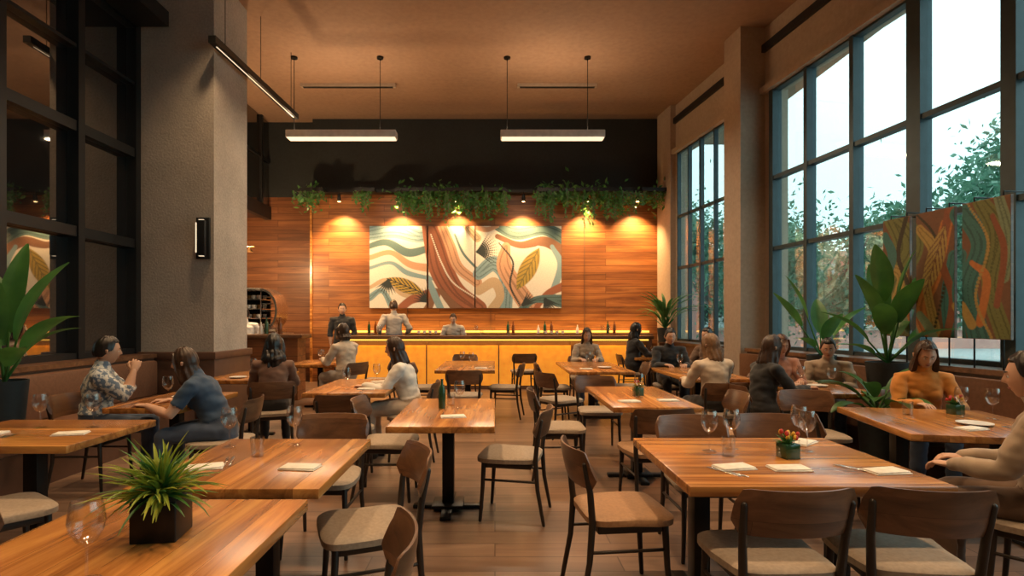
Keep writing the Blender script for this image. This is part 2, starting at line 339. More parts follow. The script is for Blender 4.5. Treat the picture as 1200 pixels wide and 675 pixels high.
b=MB(); b.box((-6.6,11.0,1.12),(-4.2,11.6,1.19),0,.008); b.box((-6.5,11.05,0),(-4.3,11.55,1.12),1); b.obj('back_bar_shelf',[M_cback,M_brown])
b=MB()
b.box((-.64,-.3,0),(.62,.32,.08),0,.01); b.box((-.62,.24,.08),(.3,.3,.86),1)
for z in (.10,.29,.48,.67): 
    b.box((-.62,-.26,z-.008),(.32,.26,z+.008),0)
    for i in range(9):
        x=-.56+i*.10; b.lathe([(0,0),(.028,0),(.040,.08),(.036,.08),(.024,.01),(0,.01)],12,3 if (i*7+int(z*10))%3 else 2,Matrix.Translation((x,-.16,z+.008)))
        b.lathe([(0,0),(.028,0),(.040,.08),(.036,.08),(.024,.01),(0,.01)],12,3,Matrix.Translation((x+.03,.05,z+.008)))
for x in (-.62,-.3,.02,.32): b.tube([(x,-.27,.06),(x,-.25,.86)],[.012,.012],8,0)
b.box((-.66,-.3,.84),(.34,.32,.90),0,.015)
P=[]
for i in range(15):
    a=R(-80+170*i/14); P.append([Vector((.32+.34*math.cos(a),y,.45+.44*math.sin(a))) for y in (-.30,-.22,.28)])
b.grid(P,0)
P2=[[Vector((.32+.34*math.cos(R(-80+170*i/14)),-.30,.45+.44*math.sin(R(-80+170*i/14)))),Vector((.32+.30*math.cos(R(-80+170*i/14)),-.30,.45+.40*math.sin(R(-80+170*i/14))))] for i in range(15)]
b.grid(P2,0)
for k in range(5): b.box((.32,-.2,.16+k*.14),(.56-.04*abs(k-2),.2,.175+k*.14),0)
b.obj('espresso_machine',[M_steel,M_black,M_brass,M_white],(-4.98,11.3,1.19))

def lathe_mesh(name,prof,mats,idx=0,seg=16):
    b=MB(); b.lathe(prof,seg,idx); return b.mesh(name,mats)
ME_bot=[lathe_mesh('bottle',[(0,0),(.036,0),(.038,.01),(.038,.19),(.03,.22),(.014,.25),(.013,.3),(.016,.3),(.016,.31),(0,.31)],[m]) for m in (M_green,M_amber)]
ME_bot.append(lathe_mesh('bottle',[(0,0),(.036,0),(.04,.01),(.035,.12),(.014,.18),(.013,.22),(0,.22)],[M_white]))
ME_wine=lathe_mesh('wine_glass',[(0,.003),(.036,.003),(.037,.005),(.012,.008),(.004,.015),(.0035,.09),(.006,.1),(.025,.112),(.041,.14),(.045,.165),(.041,.2),(.036,.22),(.0345,.22),(.039,.2),(.043,.165),(.039,.142),(.024,.115),(0,.106)],[M_wine],seg=24)
ME_tum=lathe_mesh('water_glass',[(0,.0),(.03,.0),(.036,.1),(.034,.1),(.029,.008),(0,.008)],[M_wine],seg=20)
ME_cup=lathe_mesh('coffee_cup',[(0,0),(.025,0),(.04,.06),(.036,.06),(.022,.008),(0,.008)],[M_white])
for i,x in enumerate([-2.9,-2.75,-1.1,.3,.42,1.0,1.15,1.3,1.9,2.6,2.75]): inst('liquor_bottle',ME_bot[i%3],(x,12.78,1.14),0,.9)
for i in range(8): inst('coffee_cup',ME_cup,(-1.75+i*.13+ (2.4 if i>3 else 0),12.75,1.14))
for x in (-2.6,-2.45,-.4,-.28,.3,1.2,1.32,1.9,2.3,2.42): inst('bar_glass',ME_tum if random.random()<.5 else ME_wine,(x,11.75+random.random()*.15,1.12))
for i,x in enumerate((-5.7,-5.55,-4.3,-4.2,-3.95)): inst('liquor_bottle',ME_bot[i%3],(x,10.2,1.19))

# ------------------------------------------------------------------ art
def cr(pts,n=14):
    P=[np.array(p,float) for p in pts]; P=[2*P[0]-P[1]]+P+[2*P[-1]-P[-2]]; out=[]
    for i in range(1,len(P)-2):
        for t in np.linspace(0,1,n,endpoint=False):
            a,b_,c,d=P[i-1:i+3]; out.append(.5*((2*b_)+(-a+c)*t+(2*a-5*b_+4*c-d)*t*t+(-a+3*b_-3*c+d)*t**3))
    out.append(P[-2]); return np.array(out)
def paint(U,V,base,layers,soft=.7):
    C=np.zeros(U.shape+(3,))+np.array(base)
    for L in layers:
        if L[0]=='band':
            q=cr([p[:3] for p in L[1]]); best=np.full(U.shape,1e9)
            for x,y,w in q: best=np.minimum(best,np.hypot(U-x,V-y)-w)
            a=np.clip(.5-best/soft,0,1)[...,None]; col=np.array(L[2])
            if len(L)>3:
                st=(np.sin(best*L[3])>.55)[...,None]; col=np.where(st,col*.62,col)
            C=C*(1-a)+col*a
        elif L[0]=='leaf':
            _,cx,cy,l,w,ang,c1,c2,n=L; ca,sa=math.cos(R(ang)),math.sin(R(ang))
            x=((U-cx)*ca+(V-cy)*sa)/l; y=(-(U-cx)*sa+(V-cy)*ca)/w
            d=np.abs(y)-(1-x*x)*1.0
            a=np.clip(.5-d*w/soft*.6,0,1)*(np.abs(x)<1)
            st=(np.sin((x*1.2+np.abs(y)*.7)*n)>.55)|(np.abs(y)<.06)
            col=np.where(st[...,None],np.array(c2),np.array(c1)); a=a[...,None]; C=C*(1-a)+col*a
        elif L[0]=='fan':
            _,cx,cy,r0,a0,a1,n,c=L
            for k in range(n):
                an=R(a0+(a1-a0)*k/(n-1)); q=np.linspace(0,1,12); best=np.full(U.shape,1e9)
                for t in q: best=np.minimum(best,np.hypot(U-cx-math.cos(an)*r0*t,V-cy-math.sin(an)*r0*t)-(1.5*(1-t)+.35))
                a=np.clip(.5-best/soft,0,1)[...,None]; C=C*(1-a)+np.array(c)*a
    return C
cream=(.66,.64,.58);peach=(.50,.29,.185);rust=(.27,.095,.05);ochre=(.38,.26,.05);gg=(.08,.15,.16);blk=(.015,.025,.03);bg=(.19,.31,.36);brn=(.19,.095,.055);tan=(.46,.35,.23);mo=(.17,.14,.04)
A1=[('band',[(0,8,9),(30,4,10),(60,12,7),(80,0,4)],bg,1.6),('band',[(-5,25,3),(20,19,4),(45,31,5),(70,26,4)],gg),('band',[(0,37,3),(25,31,3),(48,45,4),(75,50,5)],peach),
 ('band',[(0,49,2),(25,43,2),(45,55,3),(75,62,2)],bg),('band',[(0,72,2),(20,64,3),(40,80,3),(72,84,4)],tan),('band',[(0,84,4),(15,76,3),(28,98,4)],bg,1.8),
 ('band',[(35,98,5),(50,86,5),(75,80,8)],rust),('leaf',42,70,24,8,22,ochre,blk,20),('fan',22,64,17,60,150,8,blk),('fan',68,88,16,180,260,7,blk),
 ('band',[(70,-2,9),(76,20,12),(84,50,14),(100,78,13),(126,98,12)],rust,1.0),('band',[(84,-2,5),(94,22,6),(104,48,6),(126,66,6)],peach,1.5),('band',[(98,-4,5),(108,18,6),(126,38,7)],cream),('band',[(100,10,1.2),(110,32,1.5),(126,50,1.5)],gg),('band',[(112,-2,4),(126,14,5)],tan,1.6),
 ('band',[(68,98,5),(80,76,3),(92,86,4),(104,100,6)],brn),('band',[(72,10,.9),(84,42,1),(98,66,1),(124,84,.9)],cream),('band',[(68,60,3),(76,80,4),(84,98,4)],bg),
 ('band',[(128,56,7),(146,44,9),(160,62,8),(156,98,11)],bg,1.5),('band',[(128,76,5),(146,66,6),(153,82,5),(144,98,6)],tan),('band',[(148,-2,6),(172,8,8),(205,4,7),(230,16,9)],gg,1.4),
 ('band',[(150,12,3),(176,22,4),(205,18,6),(230,32,6)],brn),('band',[(160,24,5),(158,47,9),(172,72,10),(190,98,11)],peach,1.2),('band',[(198,28,5),(214,46,9),(210,76,6)],cream),
 ('band',[(214,24,2.5),(224,46,4),(214,80,4)],bg),('band',[(152,20,.9),(168,42,1.2),(165,70,1.2),(178,96,.9)],blk),('band',[(194,98,3),(208,80,4),(228,70,5)],rust),('band',[(178,98,4),(196,86,4),(228,88,8)],gg,1.6),
 ('leaf',186,50,28,10,-62,ochre,mo,20),('fan',127,30,24,-60,40,12,blk),('fan',180,92,16,-70,-10,6,blk),('fan',206,86,18,20,100,8,blk),('band',[(126,2,3),(138,4,3),(150,0,2)],peach)]
M_paint=paintmat('painted_canvas')
def canvas(name,Pf,nu,nv,fn,thick):
    uu=np.linspace(0,1,nu); vv=np.linspace(0,1,nv); U,V=np.meshgrid(uu,vv); C=fn(U,V)
    b=MB(); b.grid([[Pf(u,v,0) for u in uu] for v in vv],1,False)
    e=.004
    c=[Pf(-e,-e,0.002),Pf(1+e,-e,0.002),Pf(1+e,1+e,0.002),Pf(-e,1+e,0.002)]; d=[Pf(-e,-e,thick),Pf(1+e,-e,thick),Pf(1+e,1+e,thick),Pf(-e,1+e,thick)]
    b.add(c+d,[(0,1,2,3),(7,6,5,4),(0,4,5,1),(1,5,6,2),(2,6,7,3),(3,7,4,0)],0)
    me=b.mesh(name,[M_cback,M_paint]); at=me.attributes.new('Col','FLOAT_COLOR','POINT')
    arr=np.ones((len(me.vertices),4)); arr[:nu*nv,:3]=C.reshape(-1,3); at.data.foreach_set('color',arr.ravel()); return inst(name,me)
YA=12.90
for px0,px1 in ((433,500),(502,556),(557.5,658)):
    x0=(px0-580)*YA/650; x1=(px1-580)*YA/650; z1=1.45+110*YA/650; z0=1.45+14*YA/650
    canvas('wall_painting',lambda u,v,o:Vector((x0+(x1-x0)*u,YA+o,z1+(z0-z1)*v)),int((px1-px0)*1.8),180,
      lambda U,V:paint((px0-433)+U*(px1-px0),V*96,cream,A1),.11)
olive=(.18,.20,.07);dk=(.05,.045,.03);org=(.52,.19,.055);teal=(.05,.19,.19);gold=(.44,.31,.10);sage=(.22,.31,.20)
A2=[('band',[(10,-5,10),(30,40,16),(5,90,14),(20,150,14)],olive,1.0),('band',[(0,60,5),(25,80,7),(10,130,7)],gold,1.4),('band',[(30,0,3),(20,50,3),(33,100,3),(20,150,3)],dk),('band',[(0,110,5),(20,120,6),(34,150,6)],sage),('band',[(2,20,5),(12,50,6),(2,90,5)],teal),
 ('band',[(55,160,12),(42,120,12),(60,80,10),(76,20,8)],org,1.0),('band',[(84,160,10),(78,110,9),(86,60,8)],teal,1.1),('band',[(40,20,6),(60,50,8),(50,90,6),(62,150,7)],gold,1.3),('band',[(36,0,1.5),(60,30,2),(75,80,2),(60,150,2)],dk),('band',[(80,0,6),(70,60,5),(84,110,5),(76,160,5)],rust),
 ('leaf',61,62,46,12,-72,gold,brn,22),('band',[(40,130,5),(52,145,6),(60,160,6)],sage),
 ('band',[(90,10,10),(112,50,13),(95,100,12),(110,160,14)],teal,.9),('band',[(110,0,9),(130,40,12),(122,100,10),(140,160,10)],olive,1.1),('band',[(100,70,3),(118,90,5),(110,140,5)],org),('band',[(132,0,6),(144,50,7),(138,90,6)],sage,1.2),
 ('band',[(95,0,1.5),(120,50,2),(105,110,2),(125,160,2)],gold),('band',[(125,20,3),(138,60,4),(130,120,4)],rust),('band',[(88,120,5),(100,142,6)],gold)]
ys=[(6.26,5.92),(5.84,5.42),(5.34,4.9)]
us=[(0,34),(35,86),(88,145)]
for (ya,yb),(ua,ub) in zip(ys,us):
    canvas('window_painting',lambda u,v,o:RW(ya+(yb-ya)*u,.36-o,2.55-1.27*v),60,120,lambda U,V:paint(ua+U*(ub-ua),V*158,brn,A2),.03)
b=MB()
for (ya,yb) in ys:
    for t in (.2,.8):
        Y=ya+(yb-ya)*t; b.tube([RW(Y,.325,2.54),RW(Y,.325,2.60),RW(Y,.03,2.60)],[.008]*3,6,0); b.tube([RW(Y,.325,1.3),RW(Y,.325,1.0)],[.008]*2,6,0)
b.obj('painting_bracket',[M_black])

# ------------------------------------------------------------------ tables
def table(x0,x1,y0,y1,rz=0,two=False,cross=False):
    cx,cy=(x0+x1)/2,(y0+y1)/2; w,d=(x1-x0)/2,(y1-y0)/2
    b=MB(); b.box((-w,-d,.705),(w,d,.75),0,.006)
    b.box((-w*.7,-d*.75,.685),(w*.7,d*.75,.705),1)
    if two:
        for sx in (-1,1):
            b.box((sx*w*.62-.04,-.05,.02),(sx*w*.62+.04,.05,.69),1,.006); b.box((sx*w*.62-.04,-d*.7,0),(sx*w*.62+.04,d*.7,.03),1,.008)
        b.box((-w*.62,-.02,.6),(w*.62,.02,.68),1)
    else:
        b.box((-.045,-.045,.02),(.045,.045,.69),1,.006)
        b.box((-.27,-.04,0),(.27,.04,.03),1,.008); b.box((-.04,-.3,0),(.04,.3,.03),1,.008); b.box((-.12,-.12,0.02),(.12,.12,.05),1,.01)
    return b.obj('dining_table',[M_tableX if cross else M_table,M_black],(cx,cy,0),rz)
table(-1.55,-.73,.95,2.17)
table(-1.55,-.73,2.30,3.27)
table(-3.4,-2.38,3.08,3.9,cross=True)
table(-3.12,-2.5,4.4,5.4)
table(-3.45,-2.68,6.45,7.6)
table(-1.85,-1.05,5.3,6.6)
table(-.72,0.0,3.64,4.95)
table(-.84,.0,7.7,9.5)
table(1.02,1.9,7.5,9.3)
table(.95,1.68,4.45,5.85)
table(.82,1.95,2.33,3.3,two=True,cross=True)
table(2.65,3.65,3.3,4.4,rz=-11,two=True)
table(2.95,3.72,5.25,6.1)
table(2.3,3.1,6.6,8.2)
table(2.6,3.5,10.2,10.9)
table(-3.3,-2.5,8.7,9.8)

# ------------------------------------------------------------------ chairs
def chair_mesh(seatmat):
    b=MB()
    def outline(z,ins):
        pts=[]
        for i in range(28):
            a=2*math.pi*i/28; e=.38
            x=math.copysign(abs(math.cos(a))**e,math.cos(a)); y=math.copysign(abs(math.sin(a))**e,math.sin(a))
            ww=(.235 if y>0 else .215)
            pts.append((x*(ww-ins),y*(.225-ins)+.01,z))
        return pts
    rings=[outline(.425,.012),outline(.43,.0),outline(.458,.0),outline(.468,.012),outline(.472,.06),outline(.472,.14)]
    vs=[p for r in rings for p in r]; fs=[]
    for i in range(len(rings)-1):
        for k in range(28): fs.append((i*28+k,i*28+(k+1)%28,(i+1)*28+(k+1)%28,(i+1)*28+k))
    fs.append(tuple(reversed(range(28)))); fs.append(tuple(28*(len(rings)-1)+k for k in range(28)))
    b.add(vs,fs,0,True)
    b.box((-.19,-.17,.385),(.19,.19,.427),1,.008)
    for sx in (-1,1):
        b.tube([(sx*.20,.2,.006),(sx*.19,.185,.22),(sx*.185,.175,.425)],[.012,.015,.018],10,1)
        b.tube([(sx*.205,-.26,.006),(sx*.195,-.215,.25),(sx*.195,-.2,.45),(sx*.205,-.215,.6),(sx*.212,-.245,.74)],[.012,.015,.018,.016,.013],10,1)
        b.tube([(sx*.19,.18,.3),(sx*.195,-.21,.3)],[.009,.009],8,1)
    na,nz=18,7
    front=[];back=[]
    for j in range(nz):
        t=j/(nz-1); z=.615+.19*t; fr=[];bk=[]
        for i in range(na):
            u=-1+2*i/(na-1); a=u*R(52); 
            x=.30*math.sin(a); y=-.245-.015-.04*t+(1-math.cos(a))*.30*.62
            edge=max(0,abs(u)-.82)/.18; zz=z+(.5-t)*.10*edge*edge
            th=.012*(1-.6*abs(2*t-1)**4)
            nx,ny=-math.sin(a),math.cos(a)
            fr.append(Vector((x+nx*th,y+ny*th,zz))); bk.append(Vector((x-nx*th,y-ny*th,zz)))
        front.append(fr); back.append(bk)
    b.grid(front,2); b.grid([list(reversed(r)) for r in back],2)
    for rowf,rowb in ((front[-1],back[-1]),(front[0],back[0])): b.grid([rowf,rowb],2)
    b.grid([[r[0] for r in front],[r[0] for r in back]],2); b.grid([[r[-1] for r in front],[r[-1] for r in back]],2)
    return b.mesh('dining_chair',[seatmat,M_legs,M_cback],50)
CA=chair_mesh(M_seat); CB=chair_mesh(M_seat2)
def chair(x,y,rz,tan=False): inst('dining_chair',CB if tan else CA,(x,y,0),rz)
for c in [(.66,2.95,-84,1),(1.16,2.38,2,0),(1.72,2.38,-8,0),(1.32,3.5,180,0),(1.85,3.55,176,0),(2.5,4.0,-100,0),(2.8,4.85,170,0),
  (1.22,4.3,4,1),(1.15,6.15,180,0),(.88,8.3,-90,0),(2.05,8.4,90,0),(2.38,5.95,0,0),(2.68,5.6,-90,0),(.13,4.15,78,0),(-.88,4.6,-90,0),
  (-.4,7.4,0,0),(.55,10.9,5,0),(.15,8.3,80,0),(-.6,10.2,170,0),(-1.35,5.05,5,0),(-1.1,3.55,180,0),(-.62,2.72,112,0),(-.54,1.68,100,0),
  (-2.62,2.9,-35,0),(-1.70,1.9,-90,0),(-2.26,4.62,96,0),(-2.42,6.05,20,0),(-.88,5.85,90,0),(-1.0,8.3,-92,0),(-2.3,8.6,60,0),(2.6,10.5,-90,0),(1.55,9.75,180,0),(2.68,8.55,180,0),
  (3.35,8.6,120,0),(3.3,6.5,180,0),(3.85,6.35,165,0),(3.72,4.85,165,0),(2.72,2.72,38,0),(-3.5,4.85,-90,0),(.82,7.0,-60,0),(1.95,5.0,90,1),(.6,5.2,-90,0),(-1.95,9.3,90,0)]:
    chair(*c)

# ------------------------------------------------------------------ people
SK={'a':pm('skin_light',(.62,.37,.255),.5,var=.06),'b':pm('skin_tan',(.48,.27,.17),.5,var=.06),'c':pm('skin_brown',(.22,.11,.07),.5,var=.06)}
HAIR={'blk':pm('hair_black',(.012,.009,.008),.35,vs=40,var=.4),'brn':pm('hair_brown',(.045,.022,.012),.4,vs=40,var=.4),'lt':pm('hair_light_brown',(.20,.11,.055),.4,vs=40,var=.3),'aub':pm('hair_auburn',(.09,.035,.018),.4,vs=40,var=.3)}
M_lip=pm('lips',(.42,.14,.11),.4); M_eye=pm('eye_white',(.7,.7,.68),.2); M_iris=pm('iris',(.02,.012,.008),.1)
M_shoe=pm('shoe_black',(.015,.013,.012),.4)
CL={}
def cloth(n,c,pat=None):
    if n not in CL:
        m=pm('cloth_'+n,c,.85,sheen=.2,var=.1,vs=14,bump=.1)
        if pat:
            r=[k for k in m.node_tree.nodes if k.type=='VALTORGB'][0]; r.color_ramp.elements[0].color=(*c,1); r.color_ramp.elements[1].color=(*pat,1); r.color_ramp.elements[0].position=.47; r.color_ramp.elements[1].position=.53
            nn=[k for k in m.node_tree.nodes if k.type=='TEX_NOISE'][0]; nn.inputs['Scale'].default_value=28
        CL[n]=m
    return CL[n]
def headpoint(x,y,z):
    px,py,pz=x*.076,y*.094,z*.118
    if z<0: t=(-z); px*=1-.33*t**1.6; py=py*(1-.18*t)+ .012*t*(1 if y>0 else .3)
    if y<0: py*=1.05
    if y>0:
        px*=1-.05*y
        fx=math.exp(-(x/.13)**2)
        nz=max(0,1-(z+.2)/.36)
        if z<-.2: nz=max(0,1-abs(z+.2)/.12)
        py+=.024*fx*nz
        for ex in (-.36,.36): py-=.009*math.exp(-(((x-ex)/.16)**2+((z-.02)/.11)**2))
        py+=.004*math.exp(-((z-.2)/.08)**2)*math.exp(-(x/.5)**4)
        py+=.007*math.exp(-((x/.22)**2+((z+.5)/.09)**2)); py-=.003*math.exp(-((x/.3)**2+((z+.5)/.02)**2))
        py+=.007*math.exp(-((x/.25)**2+((z+.85)/.12)**2))
    return Vector((px,py,pz))
def sph(az,pol): return (math.sin(az)*math.sin(pol),math.cos(az)*math.sin(pol),math.cos(pol))
def add_head(b,M,hs,seed):
    na,npo=40,30; P=[]
    for i in range(npo+1):
        pol=math.pi*i/npo; P.append([headpoint(*sph(2*math.pi*k/na,max(.001,min(math.pi-.001,pol)))) for k in range(na+1)])
    b.grid([list(reversed(r)) for r in P],1,True,M)
    for sz,w in ((-.475,.020),(-.525,.018)):
        pts=[headpoint(*sph(a,math.acos(sz)))+Vector((0,.0005,0)) for a in np.linspace(-.32,.32,7)]
        b.tube(pts,[.001,.003,.004,.0042,.004,.003,.001],6,2,M=M)
    for sx in (-1,1):
        e=headpoint(*sph(sx*.37,math.acos(.02)))+Vector((0,-.006,0))
        b.tube([e,e+Vector((0,.001,0))],[.0115,.0115],10,3,M=M)
        b.tube([e+Vector((0,.0075,0)),e+Vector((0,.009,0))],[.0055,.005],8,4,M=M)
        pts=[headpoint(*sph(sx*a,math.acos(.21+.03*math.sin((a-.15)*5))))+Vector((0,.002,0)) for a in (.16,.3,.45,.58)]
        b.tube(pts,[.003,.004,.0035,.0015],6,5,M=M)
        b.tube([Vector((sx*.072,-.008,.012)),Vector((sx*.082,-.016,.004)),Vector((sx*.08,-.012,-.016)),Vector((sx*.07,-.004,-.024))],[.008,.012,.010,.006],8,1,M=M)
    rnd=random.Random(seed); ph=[rnd.random()*6 for _ in range(4)]
    L={'short':0,'bob':.10,'long':.27,'xlong':.36,'curly':.26,'pony':.0,'bun':0}[hs]
    ca=56; outer=[];inner=[]
    for k in range(ca+1):
        az=-math.pi+2*math.pi*k/ca; aa=abs(az)
        s1=min(1,max(0,(aa-R(48))/R(30))); s1=s1*s1*(3-2*s1)
        if hs=='short': pe=R(50)+s1*R(40)+ (R(28) if aa>R(115) else (R(28)*max(0,(aa-R(85))/R(30))))
        else: pe=R(48)+s1*R(60)
        vol=1.12+(.12 if hs=='curly' else 0)
        ext=L*s1
        co=[];ci=[]
        for i in range(14):
            pol=pe*i/13; x,y,z=sph(az,max(.002,pol))
            w=1+.018*math.sin(az*17+ph[0]+pol*3)+.03*noise.noise(Vector((x*4,y*4+seed,z*4)))
            if hs=='curly': w+=.06*noise.noise(Vector((x*9,y*9+seed,z*9)))
            tap=1 if i<13 else .985
            p=Vector((x*.076,y*.096*(1.04 if y<0 else 1),z*.118)); co.append(p*vol*w*tap+Vector((0,-.004,.004))); ci.append(p*.97)
        if L>0:
            p0=co[-1].copy(); q0=ci[-1].copy()
            for j in range(1,13):
                t=j/12; d=ext*t
                wv=.006*math.sin(az*14+ph[1]+t*5)+.008*noise.noise(Vector((az*2+seed,t*5,0)))
                if hs=='curly': wv+=.022*noise.noise(Vector((az*4+seed,t*8,2)))+.03*math.sin(t*math.pi)
                rad=Vector((p0.x,p0.y,0)).normalized()
                fl=.018*math.sin(t*math.pi*.8)-(.03*t if t>.5 else .0)
                off=rad*(wv+fl)
                co.append(p0+off+Vector((0,-.02*t*(1 if aa>R(90) else .2),-d)))
                ci.append(q0+off*.5+Vector((0,-.02*t,-d)))
        outer.append(co); inner.append(ci)
    b.grid(outer,5,True,M); b.grid([list(reversed(c)) for c in inner],5,True,M)
    b.grid([[c[-1] for c in outer],[c[-1] for c in inner]],5,True,M)
    if hs in('pony','bun'):
        if hs=='bun': b.tube([(0,-.10,.06),(0,-.13,.075)],[.035,.03],12,5,M=M)
        else: b.tube([(0,-.09,.05),(0,-.14,.03),(0,-.15,-.06),(0,-.14,-.16)],[.022,.03,.028,.01],12,5,M=M)
def add_hand(b,M,side,curl=25):
    b.tube([(0,-.02,0),(0,.02,0),(0,.055,0),(0,.088,0)],[(.026,.02),(.034,.016),(.041,.014),(.038,.011)],12,1,fwd=(0,0,1),M=M)
    for i,(x,l) in enumerate(((-.030,.072),(-.0105,.080),(.0095,.074),(.028,.058))):
        x=x*side; p=Vector((x,.08,0)); pts=[Vector((x*.8,.06,0)),p]; a=R(5)
        for s_,fr in enumerate((.42,.32,.26)):
            a+=R(curl+i*3)*(.6 if s_==0 else .8); p=p+Vector((x*.12*fr,math.cos(a)*l*fr,-math.sin(a)*l*fr)); pts.append(p)
        b.tube(pts,[.009,.0092,.0085,.0078,.0062],8,1,M=M)
    b.tube([(-.02*side,.01,-.002),(-.042*side,.035,-.008),(-.056*side,.062,-.014),(-.058*side,.084,-.02)],[.013,.012,.0105,.008],8,1,M=M)
def person(name,x,y,rz,sit=True,z0=0,lean=8,side=0,hands=None,yaw=0,pitch=5,hair='brn',hs='long',shirt=None,pants=None,skin='a',sleeve='long',fem=True,sc=1.0,seed=1,curl=25,legs=None):
    pel=Vector((0,0,.565)) if sit else Vector((0,0,.95))
    U=Matrix.Translation(pel)@Matrix.Rotation(R(side),4,'Y')@Matrix.Rotation(-R(lean),4,'X')
    b=MB(); segs=[]
    sw=.165 if fem else .19; ws=.92 if fem else 1.04
    tor=[(0,-.07,(.13*ws+.02,.10)),(0,.0,(.172,.125)),(0,.09,(.155*ws+.005,.12)),(0,.19,(.142*ws,.11)),(0,.30,(.158*ws,.118)),(0,.38,(.170*ws,.112)),(0,.435,(.155*ws,.085)),(0,.47,(.095,.065)),(0,.505,(.054,.054)),(.012,.57,(.048,.052)),(.02,.62,(.045,.05))]
    pts=[U@Vector((0,q[0],q[1])) for q in tor]; fw=(U.to_3x3()@Vector((0,1,0)))
    b.tube(pts,[q[2] for q in tor],20,0,fwd=fw)
    def seg(a,c,ra,rb,lab): segs.append((Vector(a),Vector(c),ra,rb,lab))
    seg(pts[0],pts[1].lerp(pts[2],.3),.13,.14,'pants'); seg(pts[2],pts[6],.13,.13,'shirt'); seg(pts[6],pts[7],.10,.075,'shirt'); seg(pts[8],pts[10],.055,.05,'skin')
    seg(U@Vector((0,.085,.455)),U@Vector((0,.05,.50)),.028,.04,'skin')
    if fem:
        for sx in (-1,1): b.tube([U@Vector((sx*.065,.06,.31)),U@Vector((sx*.065,.085,.30))],[.058,.05],12,0)
    hh=[]
    for sx,k in ((1,0),(-1,1)):
        Sh=U@Vector((sx*sw,0,.425)); 
        tgt=hands[k] if hands else None
        if tgt is None: tgt=(sx*.2,.32,.60) if sit else (sx*.24,.06,.80)
        T=Vector(tgt); a_,b_=.275,.245; dv=T-Sh; d=min(dv.length,(a_+b_)*.985); dn=dv.normalized(); T=Sh+dn*d
        pr=(a_*a_-b_*b_+d*d)/(2*d); h=math.sqrt(max(0,a_*a_-pr*pr)); pole=Vector((sx*.55,-.45,-1)); pole=(pole-dn*pole.dot(dn)).normalized(); E=Sh+dn*pr+pole*h
        lg=.007 if sleeve!='short' else 0
        b.tube([U@Vector((sx*sw*.55,0,.425)),Sh,Sh.lerp(E,.5),E,E.lerp(T,.3),T],[.06,.058 if fem else .066,.052 if fem else .058,.043+lg,.042+lg,.027],14,0)
        seg(U@Vector((sx*sw*.55,0,.425)),Sh,.06,.06,'shirt')
        if sleeve=='long': seg(Sh,E,.055,.042,'shirt'); seg(E,T,.042,.028,'shirt')
        elif sleeve=='mid': seg(Sh,E,.055,.042,'shirt'); m=E.lerp(T,.35); seg(E,m,.042,.036,'shirt'); seg(m,T,.036,.028,'skin')
        else: m=Sh.lerp(E,.6); seg(Sh,m,.06,.05,'shirt'); seg(m,E,.045,.04,'skin'); seg(E,T,.04,.028,'skin')
        fd=(T-E).normalized()
        if T.z<.86 and sit: fd.z*=.15; fd.normalize()
        upv=Vector((0,0,1)) if abs(fd.z)<.85 else Vector((sx,0,0))
        X=fd.cross(upv).normalized(); Z=X.cross(fd).normalized()
        HM=Matrix(((X.x,fd.x,Z.x,T.x),(X.y,fd.y,Z.y,T.y),(X.z,fd.z,Z.z,T.z),(0,0,0,1)))
        hh.append((HM,sx))
        if sit:
            g=(legs or ((.12,.43),(.12,.40))); kx,ky=g[0]; ax,ay=g[1]
            Hp=Vector((sx*.085,.0,.565)); K=Vector((sx*kx,ky,.53)); A=Vector((sx*ax,ay,.09))
        else: Hp=Vector((sx*.085,0,.93)); K=Vector((sx*.095,.02,.50)); A=Vector((sx*.10,-.02,.09))
        b.tube([Hp,Hp.lerp(K,.5),K],[.09,.082,.064],14,0); b.tube([K,K.lerp(A,.35),A],[.062,.06,.046],14,0)
        b.tube([A+Vector((0,-.03,-.04)),A+Vector((0,.06,-.05)),A+Vector((sx*.01,.17,-.058))],[(.036,.045),(.042,.038),(.038,.028)],12,0,fwd=(0,0,1))
        seg(Hp,K,.08,.06,'pants'); seg(K,A+Vector((0,0,.02)),.055,.045,'pants'); seg(A+Vector((0,-.03,-.05)),A+Vector((0,.17,-.055)),.045,.035,'shoe')
    me=b.mesh('tmp',[]); ob=bpy.data.objects.new('tmp',me); COL.objects.link(ob)
    md=ob.modifiers.new('r','REMESH'); md.mode='VOXEL'; md.voxel_size=.013
    ms=ob.modifiers.new('s','SMOOTH'); ms.factor=.5; ms.iterations=4
    dg=bpy.context.evaluated_depsgraph_get(); ev=ob.evaluated_get(dg); m2=ev.to_mesh()
    nv=len(m2.vertices); co=np.empty(nv*3); m2.vertices.foreach_get('co',co); co=co.reshape(-1,3)
    nm=np.empty(nv*3); m2.vertices.foreach_get('normal',nm); nm=nm.reshape(-1,3)
    faces=[tuple(p.vertices) for p in m2.polygons]; ev.to_mesh_clear(); bpy.data.objects.remove(ob)
    code={'shirt':0,'skin':1,'pants':6,'shoe':7}
    def label(cen):
        best=np.full(len(cen),1e9); lab=np.zeros(len(cen),int)
        for a,c,ra,rb,l in segs:
            a=np.array(a);c=np.array(c);ab=c-a; t=np.clip(((cen-a)@ab)/(ab@ab),0,1); d=np.linalg.norm(cen-(a+t[:,None]*ab),axis=1)-(ra+(rb-ra)*t)
            w=d<best; best[w]=d[w]; lab[w]=code[l]
        return lab
    vl=label(co)
    rn=np.array([noise.noise(Vector((c[0]*7+seed,c[1]*7,c[2]*13)))+.6*noise.noise(Vector((c[0]*16,c[1]*16+seed,c[2]*26))) for c in co])
    amp=np.where(vl==0,.013,np.where(vl==6,.009,0.0)); off=np.where(vl==0,.010,np.where(vl==6,.004,0.0))
    cen=np.array([co[list(f)].mean(0) for f in faces]); lab=label(cen)
    co=co+nm*(rn*amp+off)[:,None]
